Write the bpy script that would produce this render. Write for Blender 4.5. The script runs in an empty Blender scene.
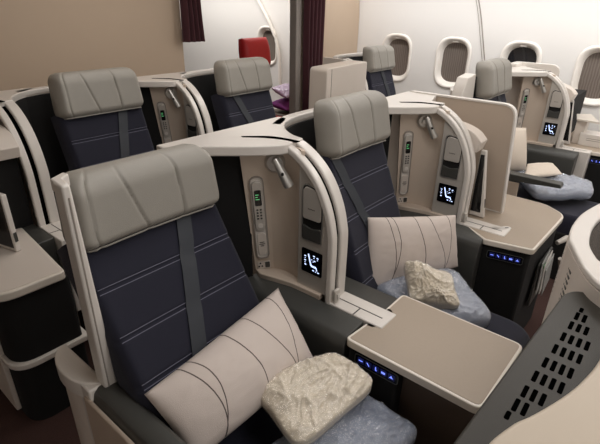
import bpy, bmesh, math, random
from mathutils import Vector, Matrix, noise
R = math.radians
scene = bpy.context.scene
COL = scene.collection
random.seed(4)

# ------------------------------------------------------------------ materials
def lin(c):
    return tuple((v/255/12.92 if v/255 <= .04045 else ((v/255+.055)/1.055)**2.4) for v in c) + (1,)
def mat(name, rgb, rough=.5, metal=0, bump=0, bscale=200, var=0, vscale=8, coat=0, spec=.5, sheen=0, detail=2):
    m = bpy.data.materials.new(name); m.use_nodes = True
    nt = m.node_tree; b = nt.nodes['Principled BSDF']
    c = lin(rgb)
    b.inputs['Base Color'].default_value = c
    b.inputs['Roughness'].default_value = rough
    b.inputs['Metallic'].default_value = metal
    b.inputs['Coat Weight'].default_value = coat
    b.inputs['Specular IOR Level'].default_value = spec
    b.inputs['Sheen Weight'].default_value = sheen
    tc = nt.nodes.new('ShaderNodeTexCoord')
    if bump:
        n = nt.nodes.new('ShaderNodeTexNoise'); n.inputs['Scale'].default_value = bscale; n.inputs['Detail'].default_value = detail
        bp = nt.nodes.new('ShaderNodeBump'); bp.inputs['Strength'].default_value = bump; bp.inputs['Distance'].default_value = .003
        nt.links.new(tc.outputs['Object'], n.inputs['Vector'])
        nt.links.new(n.outputs['Fac'], bp.inputs['Height']); nt.links.new(bp.outputs['Normal'], b.inputs['Normal'])
    if var:
        n = nt.nodes.new('ShaderNodeTexNoise'); n.inputs['Scale'].default_value = vscale
        mx = nt.nodes.new('ShaderNodeMix'); mx.data_type = 'RGBA'
        mx.inputs[6].default_value = tuple(v*(1-var) for v in c[:3])+(1,)
        mx.inputs[7].default_value = tuple(min(1, v*(1+var)) for v in c[:3])+(1,)
        nt.links.new(tc.outputs['Object'], n.inputs['Vector'])
        nt.links.new(n.outputs['Fac'], mx.inputs[0]); nt.links.new(mx.outputs[2], b.inputs['Base Color'])
    return m
def emit(name, rgb, s):
    m = bpy.data.materials.new(name); m.use_nodes = True
    b = m.node_tree.nodes['Principled BSDF']
    b.inputs['Base Color'].default_value = lin(rgb)
    b.inputs['Emission Color'].default_value = lin(rgb); b.inputs['Emission Strength'].default_value = s
    return m
M = {}
M['shell'] = mat('shell_beige', (214,204,194), .38, bump=.05, bscale=600, var=.02)
M['rim'] = mat('rim_pale', (218,212,205), .28, coat=.2)
M['shade_beige'] = mat('shaded_beige_shell', (190,177,160), .42, bump=.05, bscale=600)  # shell beige darkened in colour for the weaker light on the front cover
M['alcove'] = mat('alcove_beige', (204,188,172), .5, bump=.05, bscale=500)
M['tan'] = mat('partition_tan', (188,172,156), .55, bump=.08, bscale=500, var=.03)
M['silver'] = mat('silver_paint', (196,190,182), .35, metal=.2)
M['chrome'] = mat('chrome', (206,203,198), .30, metal=.75)
M['leather'] = mat('grey_leather', (150,146,138), .42, bump=.25, bscale=420, var=.04, vscale=30, detail=4)
M['navy'] = mat('navy_fabric', (21,22,40), .85, bump=.35, bscale=900, var=.14, vscale=260, sheen=.08)
M['stitch'] = mat('stitch_thread', (112,112,128), .8)
M['belt'] = mat('belt_webbing', (45,49,56), .6, bump=.3, bscale=700)
M['dark'] = mat('dark_grey_trim', (66,66,63), .42, bump=.15, bscale=500, var=.05, vscale=40)
M['darkpanel'] = mat('vent_panel_grey', (42,39,33), .45, bump=.12, bscale=600, var=.03)
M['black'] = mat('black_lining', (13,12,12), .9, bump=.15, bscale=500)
M['gloss'] = mat('black_glass', (6,6,9), .12)
M['taupe'] = mat('table_laminate', (164,149,132), .42, bump=.05, bscale=800, var=.03, vscale=120)
M['tabrim'] = mat('table_edge_pale', (222,214,202), .3, coat=.2)
M['brown'] = mat('kick_panel_brown', (92,78,68), .6, var=.06)
M['carpet'] = mat('carpet_brown', (70,47,42), .95, bump=.8, bscale=350, var=.3, vscale=160)
M['bulk'] = mat('bulkhead_beige', (187,167,146), .6, bump=.04, bscale=300, var=.015)
M['side'] = mat('sidewall_white', (228,225,221), .45, bump=.03, bscale=400)
M['bezel'] = mat('window_bezel', (236,230,222), .35)
M['seam'] = mat('panel_seam', (150,142,134), .6)
M['ceil'] = mat('ceiling_white', (225,218,208), .6)
M['curtain'] = mat('maroon_curtain', (70,30,38), .9, bump=.3, bscale=500, sheen=.2)
M['steel'] = mat('pillar_grey', (150,142,136), .45)
M['red'] = mat('red_leather', (186,34,38), .5, bump=.2, bscale=400)
M['purple'] = mat('purple_blanket', (110,40,110), .9, bump=.4, bscale=200)
M['lilac'] = mat('lilac_plastic', (176,158,186), .25, bump=.6, bscale=90, coat=.5)
M['paper'] = mat('paper_white', (214,212,208), .6)
M['slot'] = mat('slot_black', (3,3,3), 1, spec=0)
M['mag'] = mat('magazine_grey', (168,170,168), .35, var=.4, vscale=30)
M['green'] = mat('green_print', (70,140,80), .5)
M['red2'] = mat('dark_print', (60,55,55), .5)
M['screen'] = mat('screen_off', (8,9,16), .15)
M['icon'] = emit('icon_light', (196,214,255), 1.3)
M['blue'] = emit('key_blue', (120,140,255), 1.2)
M['greenlit'] = emit('display_green', (90,170,110), .7)
M['keydark'] = emit('key_field', (14,18,60), .5)
M['lampglow'] = mat('lamp_lens', (225,222,215), .3)
M['cushionC'] = mat('cream_cloth', (214,202,188), .85, bump=.3, bscale=300)

M['cream_wrap'] = mat('cream_contents', (224,212,190), .35, bump=.35, bscale=70, coat=.6)
M['blue_wrap'] = mat('blue_grey_contents', (146,155,172), .55, bump=.3, bscale=50, coat=.3)

def film():
    m = bpy.data.materials.new('clear_film'); m.use_nodes = True
    nt = m.node_tree; nt.nodes.clear()
    out = nt.nodes.new('ShaderNodeOutputMaterial')
    tr = nt.nodes.new('ShaderNodeBsdfTransparent'); gl = nt.nodes.new('ShaderNodeBsdfGlossy')
    gl.inputs['Roughness'].default_value = .12; gl.inputs['Color'].default_value = (.95,.95,.97,1)
    lw = nt.nodes.new('ShaderNodeLayerWeight'); lw.inputs['Blend'].default_value = .35
    pw = nt.nodes.new('ShaderNodeMath'); pw.operation = 'POWER'; pw.inputs[1].default_value = 2.0
    nt.links.new(lw.outputs['Facing'], pw.inputs[0])
    mu = nt.nodes.new('ShaderNodeMath'); mu.operation = 'MULTIPLY_ADD'; mu.inputs[1].default_value = .55; mu.inputs[2].default_value = .16
    mx = nt.nodes.new('ShaderNodeMixShader')
    tc = nt.nodes.new('ShaderNodeTexCoord'); n = nt.nodes.new('ShaderNodeTexNoise')
    n.inputs['Scale'].default_value = 38; n.inputs['Detail'].default_value = 4; n.inputs['Distortion'].default_value = 2.2
    bp = nt.nodes.new('ShaderNodeBump'); bp.inputs['Strength'].default_value = 1; bp.inputs['Distance'].default_value = .02
    nt.links.new(tc.outputs['Object'], n.inputs['Vector']); nt.links.new(n.outputs['Fac'], bp.inputs['Height'])
    nt.links.new(bp.outputs['Normal'], gl.inputs['Normal'])
    nt.links.new(pw.outputs[0], mu.inputs[0]); nt.links.new(mu.outputs[0], mx.inputs[0])
    nt.links.new(tr.outputs[0], mx.inputs[1]); nt.links.new(gl.outputs[0], mx.inputs[2]); nt.links.new(mx.outputs[0], out.inputs[0])
    return m
M['film'] = film()

def pillow_mat():
    m = mat('pillow_cloth', (212,200,192), .85, bump=.3, bscale=500)
    nt = m.node_tree; b = nt.nodes['Principled BSDF']
    tc = nt.nodes.new('ShaderNodeTexCoord'); sp = nt.nodes.new('ShaderNodeSeparateXYZ')
    nt.links.new(tc.outputs['UV'], sp.inputs[0])
    def math_(op, a, b_=None, c_=None):
        n = nt.nodes.new('ShaderNodeMath'); n.operation = op
        for i, v in enumerate((a, b_, c_)):
            if v is None: continue
            if isinstance(v, (int, float)): n.inputs[i].default_value = v
            else: nt.links.new(v, n.inputs[i])
        return n.outputs[0]
    u, v = sp.outputs['X'], sp.outputs['Y']
    tot = None
    for a, sl, amp, fr, ph in ((.16,.05,.06,3.0,.5),(.22,.0,-.07,3.2,2.6),(.50,.03,.035,4.2,.2),(.74,-.02,.06,3.4,1.2),(.84,.0,-.05,3.0,2.2)):
        s = math_('SINE', math_('MULTIPLY_ADD', v, fr, ph))
        c = math_('ADD', math_('MULTIPLY_ADD', s, amp, a), math_('MULTIPLY', v, sl))
        d = math_('ABSOLUTE', math_('SUBTRACT', u, c))
        l = math_('LESS_THAN', d, .0036)
        tot = l if tot is None else math_('MAXIMUM', tot, l)
    mx = nt.nodes.new('ShaderNodeMix'); mx.data_type = 'RGBA'
    mx.inputs[6].default_value = lin((212,200,192)); mx.inputs[7].default_value = lin((92,80,76))
    nt.links.new(tot, mx.inputs[0]); nt.links.new(mx.outputs[2], b.inputs['Base Color'])
    return m
M['pillow'] = pillow_mat()

# ------------------------------------------------------------------ helpers
def thing(name, label, cat, loc=(0,0,0), group=None):
    o = bpy.data.objects.new(name, None); COL.objects.link(o)
    o.location = loc; o.empty_display_size = .05
    o['label'] = label; o['category'] = cat
    if group: o['group'] = group
    return o
def tag(o, label, cat, group=None):
    o['label'] = label; o['category'] = cat
    if group: o['group'] = group
    return o
def obj(name, bm, m, parent=None, bevel=0, seg=2, smooth=True, ang=38, uv=None, sub=0, merge=True):
    """bm is in world coordinates; the object keeps its origin at the thing's origin"""
    bmesh.ops.recalc_face_normals(bm, faces=bm.faces[:])
    if smooth:
        for f in bm.faces: f.smooth = True
        for e in bm.edges:
            e.smooth = not (len(e.link_faces) == 2 and e.calc_face_angle(0) > R(ang))
    me = bpy.data.meshes.new(name)
    if parent is not None:
        pw = Vector((0,0,0)); p = parent
        while p is not None: pw += p.location; p = p.parent
        bmesh.ops.translate(bm, verts=bm.verts[:], vec=-pw)
        org = Vector((0,0,0))
    bm.to_mesh(me); bm.free()
    mats = m if isinstance(m, (list, tuple)) else [m]
    for k in mats: me.materials.append(k)
    o = bpy.data.objects.new(name, me); COL.objects.link(o)
    if parent is not None: o.parent = parent
    if bevel:
        md = o.modifiers.new('bevel', 'BEVEL'); md.width = bevel; md.segments = seg; md.limit_method = 'ANGLE'; md.angle_limit = R(38)
        md.harden_normals = False
    if sub:
        md = o.modifiers.new('sub', 'SUBSURF'); md.levels = sub; md.render_levels = sub
    return o
def struct(name, bm, m, bevel=0, parent=None, **k):
    o = obj(name, bm, m, parent, bevel=bevel, **k)
    if parent is None: o['kind'] = 'structure'
    return o
def box(bm, x0, x1, y0, y1, z0, z1):
    vs = [bm.verts.new((x, y, z)) for z in (z0, z1) for y in (y0, y1) for x in (x0, x1)]
    for f in ((0,1,3,2),(4,6,7,5),(0,4,5,1),(2,3,7,6),(0,2,6,4),(1,5,7,3)):
        bm.faces.new([vs[i] for i in f])
    return bm
def B(*a):
    return box(bmesh.new(), *a)
def prism(pts, axis, a, b, bm=None):
    """closed polygon extruded along axis: 'z' pts=(x,y); 'x' pts=(y,z); 'y' pts=(x,z)"""
    bm = bm or bmesh.new()
    def P(p, t):
        return {'z': (p[0], p[1], t), 'x': (t, p[0], p[1]), 'y': (p[0], t, p[1])}[axis]
    lo = [bm.verts.new(P(p, a)) for p in pts]; hi = [bm.verts.new(P(p, b)) for p in pts]
    n = len(pts)
    bm.faces.new(lo); bm.faces.new(hi)
    for i in range(n):
        bm.faces.new((lo[i], lo[(i+1) % n], hi[(i+1) % n], hi[i]))
    return bm
def strip(path, th, z0, z1, bm=None):
    """wall of thickness th standing along an open plan path (offset to the left of travel)"""
    L = offset_open(path, th)
    return prism(list(path)+L[::-1], 'z', z0, z1, bm)
def offset_open(path, th):
    out = []
    for i, p in enumerate(path):
        a = Vector(path[max(i-1, 0)]); b = Vector(path[min(i+1, len(path)-1)])
        d = (b-a).normalized(); out.append((p[0]-d.y*th, p[1]+d.x*th))
    return out
def inset(poly, d):
    n = len(poly); area = sum(poly[i][0]*poly[(i+1) % n][1]-poly[(i+1) % n][0]*poly[i][1] for i in range(n))
    s = 1 if area > 0 else -1; out = []
    for i in range(n):
        a, p, b = Vector(poly[i-1]), Vector(poly[i]), Vector(poly[(i+1) % n])
        d1 = (p-a).normalized(); d2 = (b-p).normalized()
        n1 = Vector((-d1.y, d1.x))*s; n2 = Vector((-d2.y, d2.x))*s
        k = (n1+n2); k = k/max(k.dot(n1), .35)
        out.append((p.x+k.x*d, p.y+k.y*d))
    return out
def rounded(poly, r, n=5):
    """round chosen corners; r is one radius or a list"""
    out = []; N = len(poly)
    rs = r if isinstance(r, (list, tuple)) else [r]*N
    for i in range(N):
        if rs[i] <= 0: out.append(tuple(poly[i])); continue
        a, p, b = Vector(poly[i-1]), Vector(poly[i]), Vector(poly[(i+1) % N])
        u = (a-p).normalized(); w = (b-p).normalized()
        t = min(rs[i], (a-p).length*.48, (b-p).length*.48)
        q0, q1 = p+u*t, p+w*t
        for k in range(n+1):
            s = k/n; q = q0*(1-s)**2+p*2*s*(1-s)+q1*s*s
            out.append((q.x, q.y))
    return out
def smooth_path(pts, n=6):
    out = []; P = [Vector(p) for p in pts]
    for i in range(len(P)-1):
        p0 = P[max(i-1, 0)]; p1 = P[i]; p2 = P[i+1]; p3 = P[min(i+2, len(P)-1)]
        for k in range(n):
            t = k/n
            q = .5*((2*p1)+(p2-p0)*t+(2*p0-5*p1+4*p2-p3)*t*t+(3*p1-p0-3*p2+p3)*t**3)
            out.append(tuple(q))
    out.append(tuple(P[-1])); return out
def tube(bm, pts, r, n=8, cap=True):
    rings = []; P = [Vector(p) for p in pts]
    for i, p in enumerate(P):
        d = (P[min(i+1, len(P)-1)]-P[max(i-1, 0)]).normalized()
        a = d.cross(Vector((0,0,1)) if abs(d.z) < .9 else Vector((1,0,0))).normalized(); b = d.cross(a)
        rr = r[i] if isinstance(r, (list, tuple)) else r
        rings.append([bm.verts.new(p+(a*math.cos(t)+b*math.sin(t))*rr) for t in [2*math.pi*k/n for k in range(n)]])
    for i in range(len(rings)-1):
        for k in range(n):
            bm.faces.new((rings[i][k], rings[i][(k+1) % n], rings[i+1][(k+1) % n], rings[i+1][k]))
    if cap:
        bm.faces.new(rings[0]); bm.faces.new(rings[-1])
    return bm
def frame(o, ux, uy):
    """plane frame: origin, x dir, y dir -> function (u, v, w) -> world"""
    o = Vector(o); ux = Vector(ux).normalized(); uy = Vector(uy); uy = (uy-ux*uy.dot(ux)).normalized(); n = ux.cross(uy)
    return lambda u, v, w=0: o+ux*u+uy*v+n*w
def fprism(F, poly, w0, w1, bm=None):
    bm = bm or bmesh.new()
    lo = [bm.verts.new(F(p[0], p[1], w0)) for p in poly]; hi = [bm.verts.new(F(p[0], p[1], w1)) for p in poly]
    n = len(poly); bm.faces.new(lo); bm.faces.new(hi)
    for i in range(n): bm.faces.new((lo[i], lo[(i+1) % n], hi[(i+1) % n], hi[i]))
    return bm
def rect(u0, u1, v0, v1): return [(u0, v0), (u1, v0), (u1, v1), (u0, v1)]
def ring(bm, F, outer, inner, w0, w1):
    n = len(outer)
    V = [[bm.verts.new(F(p[0], p[1], w)) for p in poly] for poly in (outer, inner) for w in (w0, w1)]
    o0, o1, i0, i1 = V
    for k in range(n):
        j = (k+1) % n
        bm.faces.new((o0[k], o0[j], o1[j], o1[k])); bm.faces.new((i0[k], i1[k], i1[j], i0[j]))
        bm.faces.new((o1[k], o1[j], i1[j], i1[k])); bm.faces.new((o0[k], i0[k], i0[j], o0[j]))
    return bm
def T(poly, dx, dy): return [(p[0]+dx, p[1]+dy) for p in poly]
def grid_slab(F, W, L, nu, nv, front, back, round_=.03, uv=False):
    """closed padded slab: front(u,v) and back(u,v) heights, u in -1..1, v in 0..1"""
    bm = bmesh.new(); uvl = bm.loops.layers.uv.new('UVMap')
    top = [[bm.verts.new(F(*front(u, v))) for u in [-1+2*i/nu for i in range(nu+1)]] for v in [j/nv for j in range(nv+1)]]
    bot = [[bm.verts.new(F(*back(u, v))) for u in [-1+2*i/nu for i in range(nu+1)]] for v in [j/nv for j in range(nv+1)]]
    def face(vs, uvs):
        f = bm.faces.new(vs)
        for l, c in zip(f.loops, uvs): l[uvl].uv = c
    for j in range(nv):
        for i in range(nu):
            c = [(i/nu, j/nv), ((i+1)/nu, j/nv), ((i+1)/nu, (j+1)/nv), (i/nu, (j+1)/nv)]
            face((top[j][i], top[j][i+1], top[j+1][i+1], top[j+1][i]), c)
            face((bot[j][i], bot[j+1][i], bot[j+1][i+1], bot[j][i+1]), [c[0], c[3], c[2], c[1]])
    for i in range(nu):
        for j, s in ((0, 1), (nv, -1)):
            c = (i/nu, j/nv); face((top[j][i], bot[j][i], bot[j][i+1], top[j][i+1]), [c]*4)
    for j in range(nv):
        for i in (0, nu):
            c = (i/nu, j/nv); face((top[j][i], top[j+1][i], bot[j+1][i], bot[j][i]), [c]*4)
    return bm

# ------------------------------------------------------------------ setting
struct('floor', B(-2.4, 4.85, -2.0, 8.0, -.05, 0), M['carpet'])
struct('ceiling', B(-2.4, 4.9, -2.0, 8.0, 2.42, 2.46), M['ceil'])
WX = 4.80
# curved sidewall section with window holes: built as a profile swept aft, holes cut with a boolean-free grid
def wall_x(z):
    if z > 1.5: return WX-(z-1.5)**2*.55
    if z < .75: return WX-(.75-z)**2*.25
    return WX
WIN = [.645, 1.295, 1.945, 2.595, 4.55]
wz, ww, wh = 1.09, .262, .385      # opening
def rrect(w, h, r, n=6):
    return rounded([(-w/2,-h/2),(w/2,-h/2),(w/2,h/2),(-w/2,h/2)], r, n)
def make_sidewall():
    bm = bmesh.new()
    hw, hh = ww/2+.05, wh/2+.055
    hole = rrect(2*hw, 2*hh, .16, 8); N = len(hole)
    def v(y, z): return bm.verts.new((wall_x(z), y, z))
    ys = [-2.0]
    for k, wy in enumerate(WIN):
        y0 = wy-.325; y1 = wy+.325
        if ys[-1] < y0-.01:
            zs = [0,.25,.5,.8,1.38,1.5]+[1.5+.1*i for i in range(1, 10)]
            for a, b in zip(zs[:-1], zs[1:]):
                bm.faces.new((v(ys[-1], a), v(y0, a), v(y0, b), v(ys[-1], b)))
        ys.append(y1)
        # rows under and over the window
        for a, b in ((0,.25),(.25,.5),(.5,.8)):
            bm.faces.new((v(y0,a), v(y1,a), v(y1,b), v(y0,b)))
        zs = [1.38,1.5]+[1.5+.1*i for i in range(1, 10)]
        for a, b in zip(zs[:-1], zs[1:]):
            bm.faces.new((v(y0,a), v(y1,a), v(y1,b), v(y0,b)))
        # square to rounded hole
        ho = [v(wy+p[0], wz+p[1]) for p in hole]
        out = []
        for p in hole:
            s = max(abs(p[0])/.325, abs(p[1])/.29)
            y = wy+p[0]/s; z = wz+p[1]/s
            z = .8+(z-(wz-.29))/.58*.58
            out.append(v(min(max(y, y0), y1), min(max(z, .8), 1.38)))
        for i in range(N):
            j = (i+1) % N
            bm.faces.new((out[i], out[j], ho[j], ho[i]))
        # corner fills
        for cy, cz in ((y0,.8),(y1,.8),(y1,1.38),(y0,1.38)):
            c = v(cy, cz)
            ci = sorted(range(N), key=lambda i: (out[i].co.y-cy)**2+(out[i].co.z-cz)**2)
            e = [i for i in range(N) if (abs(out[i].co.y-cy) < 1e-5) != (abs(out[(i+1) % N].co.y-cy) < 1e-5)
                 and ((out[i].co.y-cy)**2+(out[i].co.z-cz)**2) < .08]
            for i in e:
                bm.faces.new((out[i], out[(i+1) % N], c))
    zs = [0,.25,.5,.8,1.38,1.5]+[1.5+.1*i for i in range(1, 10)]
    for a, b in zip(zs[:-1], zs[1:]):
        bm.faces.new((v(ys[-1], a), v(8.0, a), v(8.0, b), v(ys[-1], b)))
    bmesh.ops.remove_doubles(bm, verts=bm.verts[:], dist=.0005)
    return bm
struct('wall_right', make_sidewall(), M['side'], ang=60)
for k, wy in enumerate(WIN[:5]):
    F = frame((WX, wy, wz), (0,1,0), (0,0,1))     # normal = +x
    bm = bmesh.new()
    prof = [(ww/2+.055, wh/2+.06, .165, -.004), (ww/2+.045, wh/2+.05, .16, -.016), (ww/2+.03, wh/2+.035, .15, -.012),
            (ww/2+.008, wh/2+.01, .13, .02), (ww/2, wh/2, .125, .05)]
    rings = []
    for a, b, r, d in prof:
        rings.append([bm.verts.new(F(p[0], p[1], d)) for p in rrect(2*a, 2*b, r, 8)])
    for r0, r1 in zip(rings[:-1], rings[1:]):
        for i in range(len(r0)):
            j = (i+1) % len(r0); bm.faces.new((r0[i], r0[j], r1[j], r1[i]))
    w = struct('window_%d' % (k+1), bm, M['bezel'], ang=70)
    # pane with what is seen through it, shade half drawn where the photo has it
    sh = fprism(F, rrect(ww+.01, wh+.01, .125, 8), .055, .060)
    pm = bpy.data.materials.get('shade_striped')
    if pm is None:
        pm = mat('shade_striped', (128,118,110), .35, coat=.6)
        nt = pm.node_tree; b = nt.nodes['Principled BSDF']
        tc = nt.nodes.new('ShaderNodeTexCoord'); wv = nt.nodes.new('ShaderNodeTexWave'); wv.bands_direction = 'Y'
        wv.inputs['Scale'].default_value = 14; wv.inputs['Distortion'].default_value = 2.5
        cr = nt.nodes.new('ShaderNodeValToRGB'); cr.color_ramp.elements[0].color = lin((98,88,82)); cr.color_ramp.elements[1].color = lin((124,114,106))
        nt.links.new(tc.outputs['Object'], wv.inputs['Vector']); nt.links.new(wv.outputs['Fac'], cr.inputs[0]); nt.links.new(cr.outputs[0], b.inputs['Base Color'])
        dk = mat('night_glass', (34,33,36), .1, coat=1)
    o = obj('pane', sh, dk if k == 1 else pm, w)
    o2 = obj('shade_handle', fprism(F, T(rrect(.055, .010, .004), 0, wh/2+.014), .004, .022), M['bezel'], w)
# seams between sidewall panels
def seam(y, name, w=.008):
    bm = bmesh.new(); zs = [0,.25,.5,.8,1.38,1.5]+[1.5+.1*i for i in range(1, 10)]
    yy0 = y
    for a, b in zip(zs[:-1], zs[1:]):
        xa, xb = wall_x(a)-.006, wall_x(b)-.006
        ya, yb = [yy0+.28*(t-1.146)+.15*max(0, t-1.5)**2 for t in (a, b)]
        vs = [bm.verts.new(p) for p in ((xa,ya-w/2,a),(xa,ya+w/2,a),(xb,yb+w/2,b),(xb,yb-w/2,b),(xa+.004,ya-w/2,a),(xa+.004,ya+w/2,a),(xb+.004,yb+w/2,b),(xb+.004,yb-w/2,b))]
        for f in ((0,1,2,3),(4,7,6,5),(0,4,5,1),(3,2,6,7),(0,3,7,4),(1,5,6,2)): bm.faces.new([vs[i] for i in f])
    struct(name, bm, M['seam'], smooth=False)
seam(1.62, 'trim_1', .010); seam(1.645, 'trim_2', .004)
# bulkhead (left part, right part with a sloping edge against the sidewall)
BY = 3.1
struct('wall_back', B(-2.4, 2.33, BY, BY+.05, 0, 2.42), M['bulk'], bevel=.006)
bm = bmesh.new()
prism([(3.72,0),(4.66,0),(4.79,.4),(4.79,1.5),(4.74,1.9),(4.62,2.15),(4.42,2.42),(3.72,2.42)], 'y', BY, BY+.05, bm)
struct('wall_partition', bm, M['bulk'], bevel=.006)
struct('trim_3', B(3.66, 3.74, BY-.02, BY+.07, 0, 2.42), M['steel'], bevel=.01)
struct('wall_left', B(-2.45, -2.4, -2, 8, 0, 2.42), M['side'])
struct('wall_far', B(-2.4, 4.85, 7.95, 8.0, 0, 2.42), M['side'])
# rounded wall frames seen through the doorway
for k, pts in enumerate(([(4.62,5.0,2.2),(4.75,4.66,1.648),(4.76,4.44,1.34),(4.76,4.31,1.045),(4.72,4.24,.50)], [(4.62,4.15,2.2),(4.75,4.108,1.65),(4.76,4.068,1.195),(4.76,4.076,.574),(4.70,4.08,.2)])):
    bm = bmesh.new(); tube(bm, smooth_path(pts, 5), .022, 8); struct('trim_%d' % (k+4), bm, M['bezel'])

# ------------------------------------------------------------------ curtains
def curtain(name, x0, x1, z0, z1, y, label, waves, pinch=None):
    bm = bmesh.new(); nu, nv = 60, 24
    def pos(i, j, off):
        u = i/nu; v = j/nv; z = z0+(z1-z0)*v
        cx = (x0+x1)/2; w = (x1-x0)*(1 if pinch is None else pinch(v))
        x = cx+(u-.5)*w + .006*math.sin(7*v+3*u)
        return (x, y+.028*math.sin(u*waves*2*math.pi+.8*math.sin(3*v))+off, z)
    a = [[bm.verts.new(pos(i, j, 0)) for i in range(nu+1)] for j in range(nv+1)]
    b = [[bm.verts.new(pos(i, j, .006)) for i in range(nu+1)] for j in range(nv+1)]
    for j in range(nv):
        for i in range(nu):
            bm.faces.new((a[j][i],a[j][i+1],a[j+1][i+1],a[j+1][i])); bm.faces.new((b[j][i],b[j+1][i],b[j+1][i+1],b[j][i+1]))
        for i in (0, nu): bm.faces.new((a[j][i],a[j+1][i],b[j+1][i],b[j][i]))
    for i in range(nu):
        for j in (0, nv): bm.faces.new((a[j][i],b[j][i],b[j][i+1],a[j][i+1]))
    tag(obj(name, bm, M['curtain'], ang=80), label, 'curtain')
curtain('doorway_curtain', 3.74, 4.02, .02, 2.3, BY-.07, 'long maroon curtain drawn beside the grey pillar at the doorway', 5)
curtain('doorway_curtain', 2.27, 2.46, 1.33, 2.3, BY-.09, 'short maroon curtain bunched at the top of the beige bulkhead', 4, lambda v: 1-.25*v)

# ------------------------------------------------------------------ seats
def bump(x, c, w):
    return math.exp(-((x-c)/w)**2)
def make_seat(cx, y_top, z_top, tilt, label, belt=(.5,.4), leather='leather', group='business seats', cushion_y0=.12, wide=.45, headtilt=11, hh=.225, hw=None):
    """y_top, z_top: front face where backrest meets headrest; tilt: recline from vertical"""
    t = R(tilt); up = Vector((0, math.sin(t), math.cos(t))); L = (z_top-.43)/math.cos(t)
    hinge = Vector((cx, y_top, z_top))-up*L
    root = thing('business_seat', label, 'seat', (cx, hinge.y, 0), group)
    F = frame(hinge, (1,0,0), up)     # normal = x cross up -> -y side
    # frame normal: (1,0,0)x(0,s,c) = (0,-c,s) : towards the occupant
    seams = [L-.125-.135*k for k in range(6) if L-.125-.135*k > .06]
    W = wide/2
    def edge(u): return min(1, (1-abs(u))/.10)
    def fr(u, v):
        s = v*(L+.02)
        d = .045*math.sqrt(max(0, 1-(1-edge(u))**2)) - .045
        for q in seams: d -= .006*bump(s, q-.005, .007)
        d += .010*abs(u)**3
        return (u*W, s, d)
    def bk(u, v): return (u*W*.985, v*(L+.02), -.11)
    br_ = obj('backrest', grid_slab(F, W, L, 40, 110, fr, bk), M['navy'], root, ang=60)
    for q in seams:
        for dq in (.002, -.012):
            bm = bmesh.new()
            tube(bm, [F(*[c+d for c, d in zip(fr(-.93+1.86*i/30, (q+dq)/(L+.02)), (0, 0, .0004))]) for i in range(31)], .0012, 5)
            obj('stitching', bm, M['stitch'], br_, smooth=False)
    # headrest, stands nearer upright than the backrest
    th = R(headtilt); up2 = Vector((0, math.sin(th), math.cos(th)))
    H = hh; HW = hw or wide/2+.005
    F2 = frame(Vector((cx, y_top-.045, z_top-.01)), (1,0,0), up2)
    def hshape(u, v):
        # slightly narrower at the top with rounded corners
        w = HW*(1-.06*v)
        rc = .05
        s = v*H
        k = min(1, s/rc, (H-s)/rc); k = math.sqrt(max(0, 1-(1-k)**2))
        w = w-rc*.8*(1-k)
        return w, s
    def hf(u, v):
        w, s = hshape(u, v)
        e = min(1, (1-abs(u))/.14); ev = min(1, v/.16, (1-v)/.30)
        r1 = math.sqrt(max(0, 1-(1-e)**2)); r2 = math.sqrt(max(0, 1-(1-ev)**2))
        d = -.075+.075*min(r1, 1)*(.25+.75*r2)
        d += .022*abs(u)**2.2*r2*r1
        if leather == 'leather':
            d -= .006*bump(u, -.80-.02*v, .018)
            d -= .007*bump(u, -.12-.30*v, .018)*r2
            d -= .007*bump(u, .39-.04*v, .018)*r2
        sag = -.012*u*0
        return (u*w, s+sag, d)
    def hb(u, v):
        w, s = hshape(u, v)
        return (u*w*.97, s, -.085)
    hr = obj('headrest', grid_slab(F2, HW, H, 110, 40, hf, hb), M[leather], root, ang=70)
    bm = bmesh.new()
    pts = [F2(*[a+b for a, b in zip(hf(-1+2*i/30, .045), (0, -.004, .002))]) for i in range(31)]
    tube(bm, pts, .0028, 6); obj('piping', bm, M[leather], hr)
    # seat cushion and its hidden base
    y1 = hinge.y+.02; y0 = cushion_y0
    F3 = frame((cx, y1, .45), (1,0,0), (0,-1,0))    # normal x cross -y = -z  -> use minus
    LL = y1-y0
    def cf(u, v):
        e = min(1, (1-abs(u))/.14); ev = min(1, (1-v)/.14)
        r1 = math.sqrt(max(0, 1-(1-e)**2)); r2 = math.sqrt(max(0, 1-(1-ev)**2))
        cw = 1-.10*max(0, v-.82)/.18
        return (u*(W-.02)*cw, v*LL, .06-.06*r1*r2+.004*bump(v, .35, .02))
    def cb(u, v): return (u*(W-.025), v*LL*.98, .14)
    obj('seat_cushion', grid_slab(F3, W, LL, 36, 50, cf, cb), M['navy'], root, ang=60)
    obj('seat_base', B(cx-W+.01, cx+W-.01, y0+.08, y1, .0, .33), M['black'], root, bevel=.01)
    # shoulder belt
    bm = bmesh.new(); n = 26; pa = []
    for i in range(n+1):
        v = 1-i/n
        s = v*(L+.01)
        u = belt[0]+(belt[1]-belt[0])*(1-v)
        a = fr(u, max(0, min(1, s/(L+.02)))); pa.append((a[0], a[1], max(a[2], -.006)+.004))
    hwid = .026
    for j, (x, s, d) in enumerate(pa):
        pass
    rows = [[bm.verts.new(F(x+k*hwid, s, d+dd)) for k in (-1, 1) for dd in (0, .002)] for x, s, d in pa]
    for r0, r1 in zip(rows[:-1], rows[1:]):
        bm.faces.new((r0[1], r0[3], r1[3], r1[1])); bm.faces.new((r0[0], r1[0], r1[2], r0[2]))
        bm.faces.new((r0[0], r0[1], r1[1], r1[0])); bm.faces.new((r0[2], r1[2], r1[3], r0[3]))
    bm.faces.new(rows[0]); bm.faces.new(rows[-1])
    obj('shoulder_belt', bm, M['belt'], root)
    return root
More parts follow.
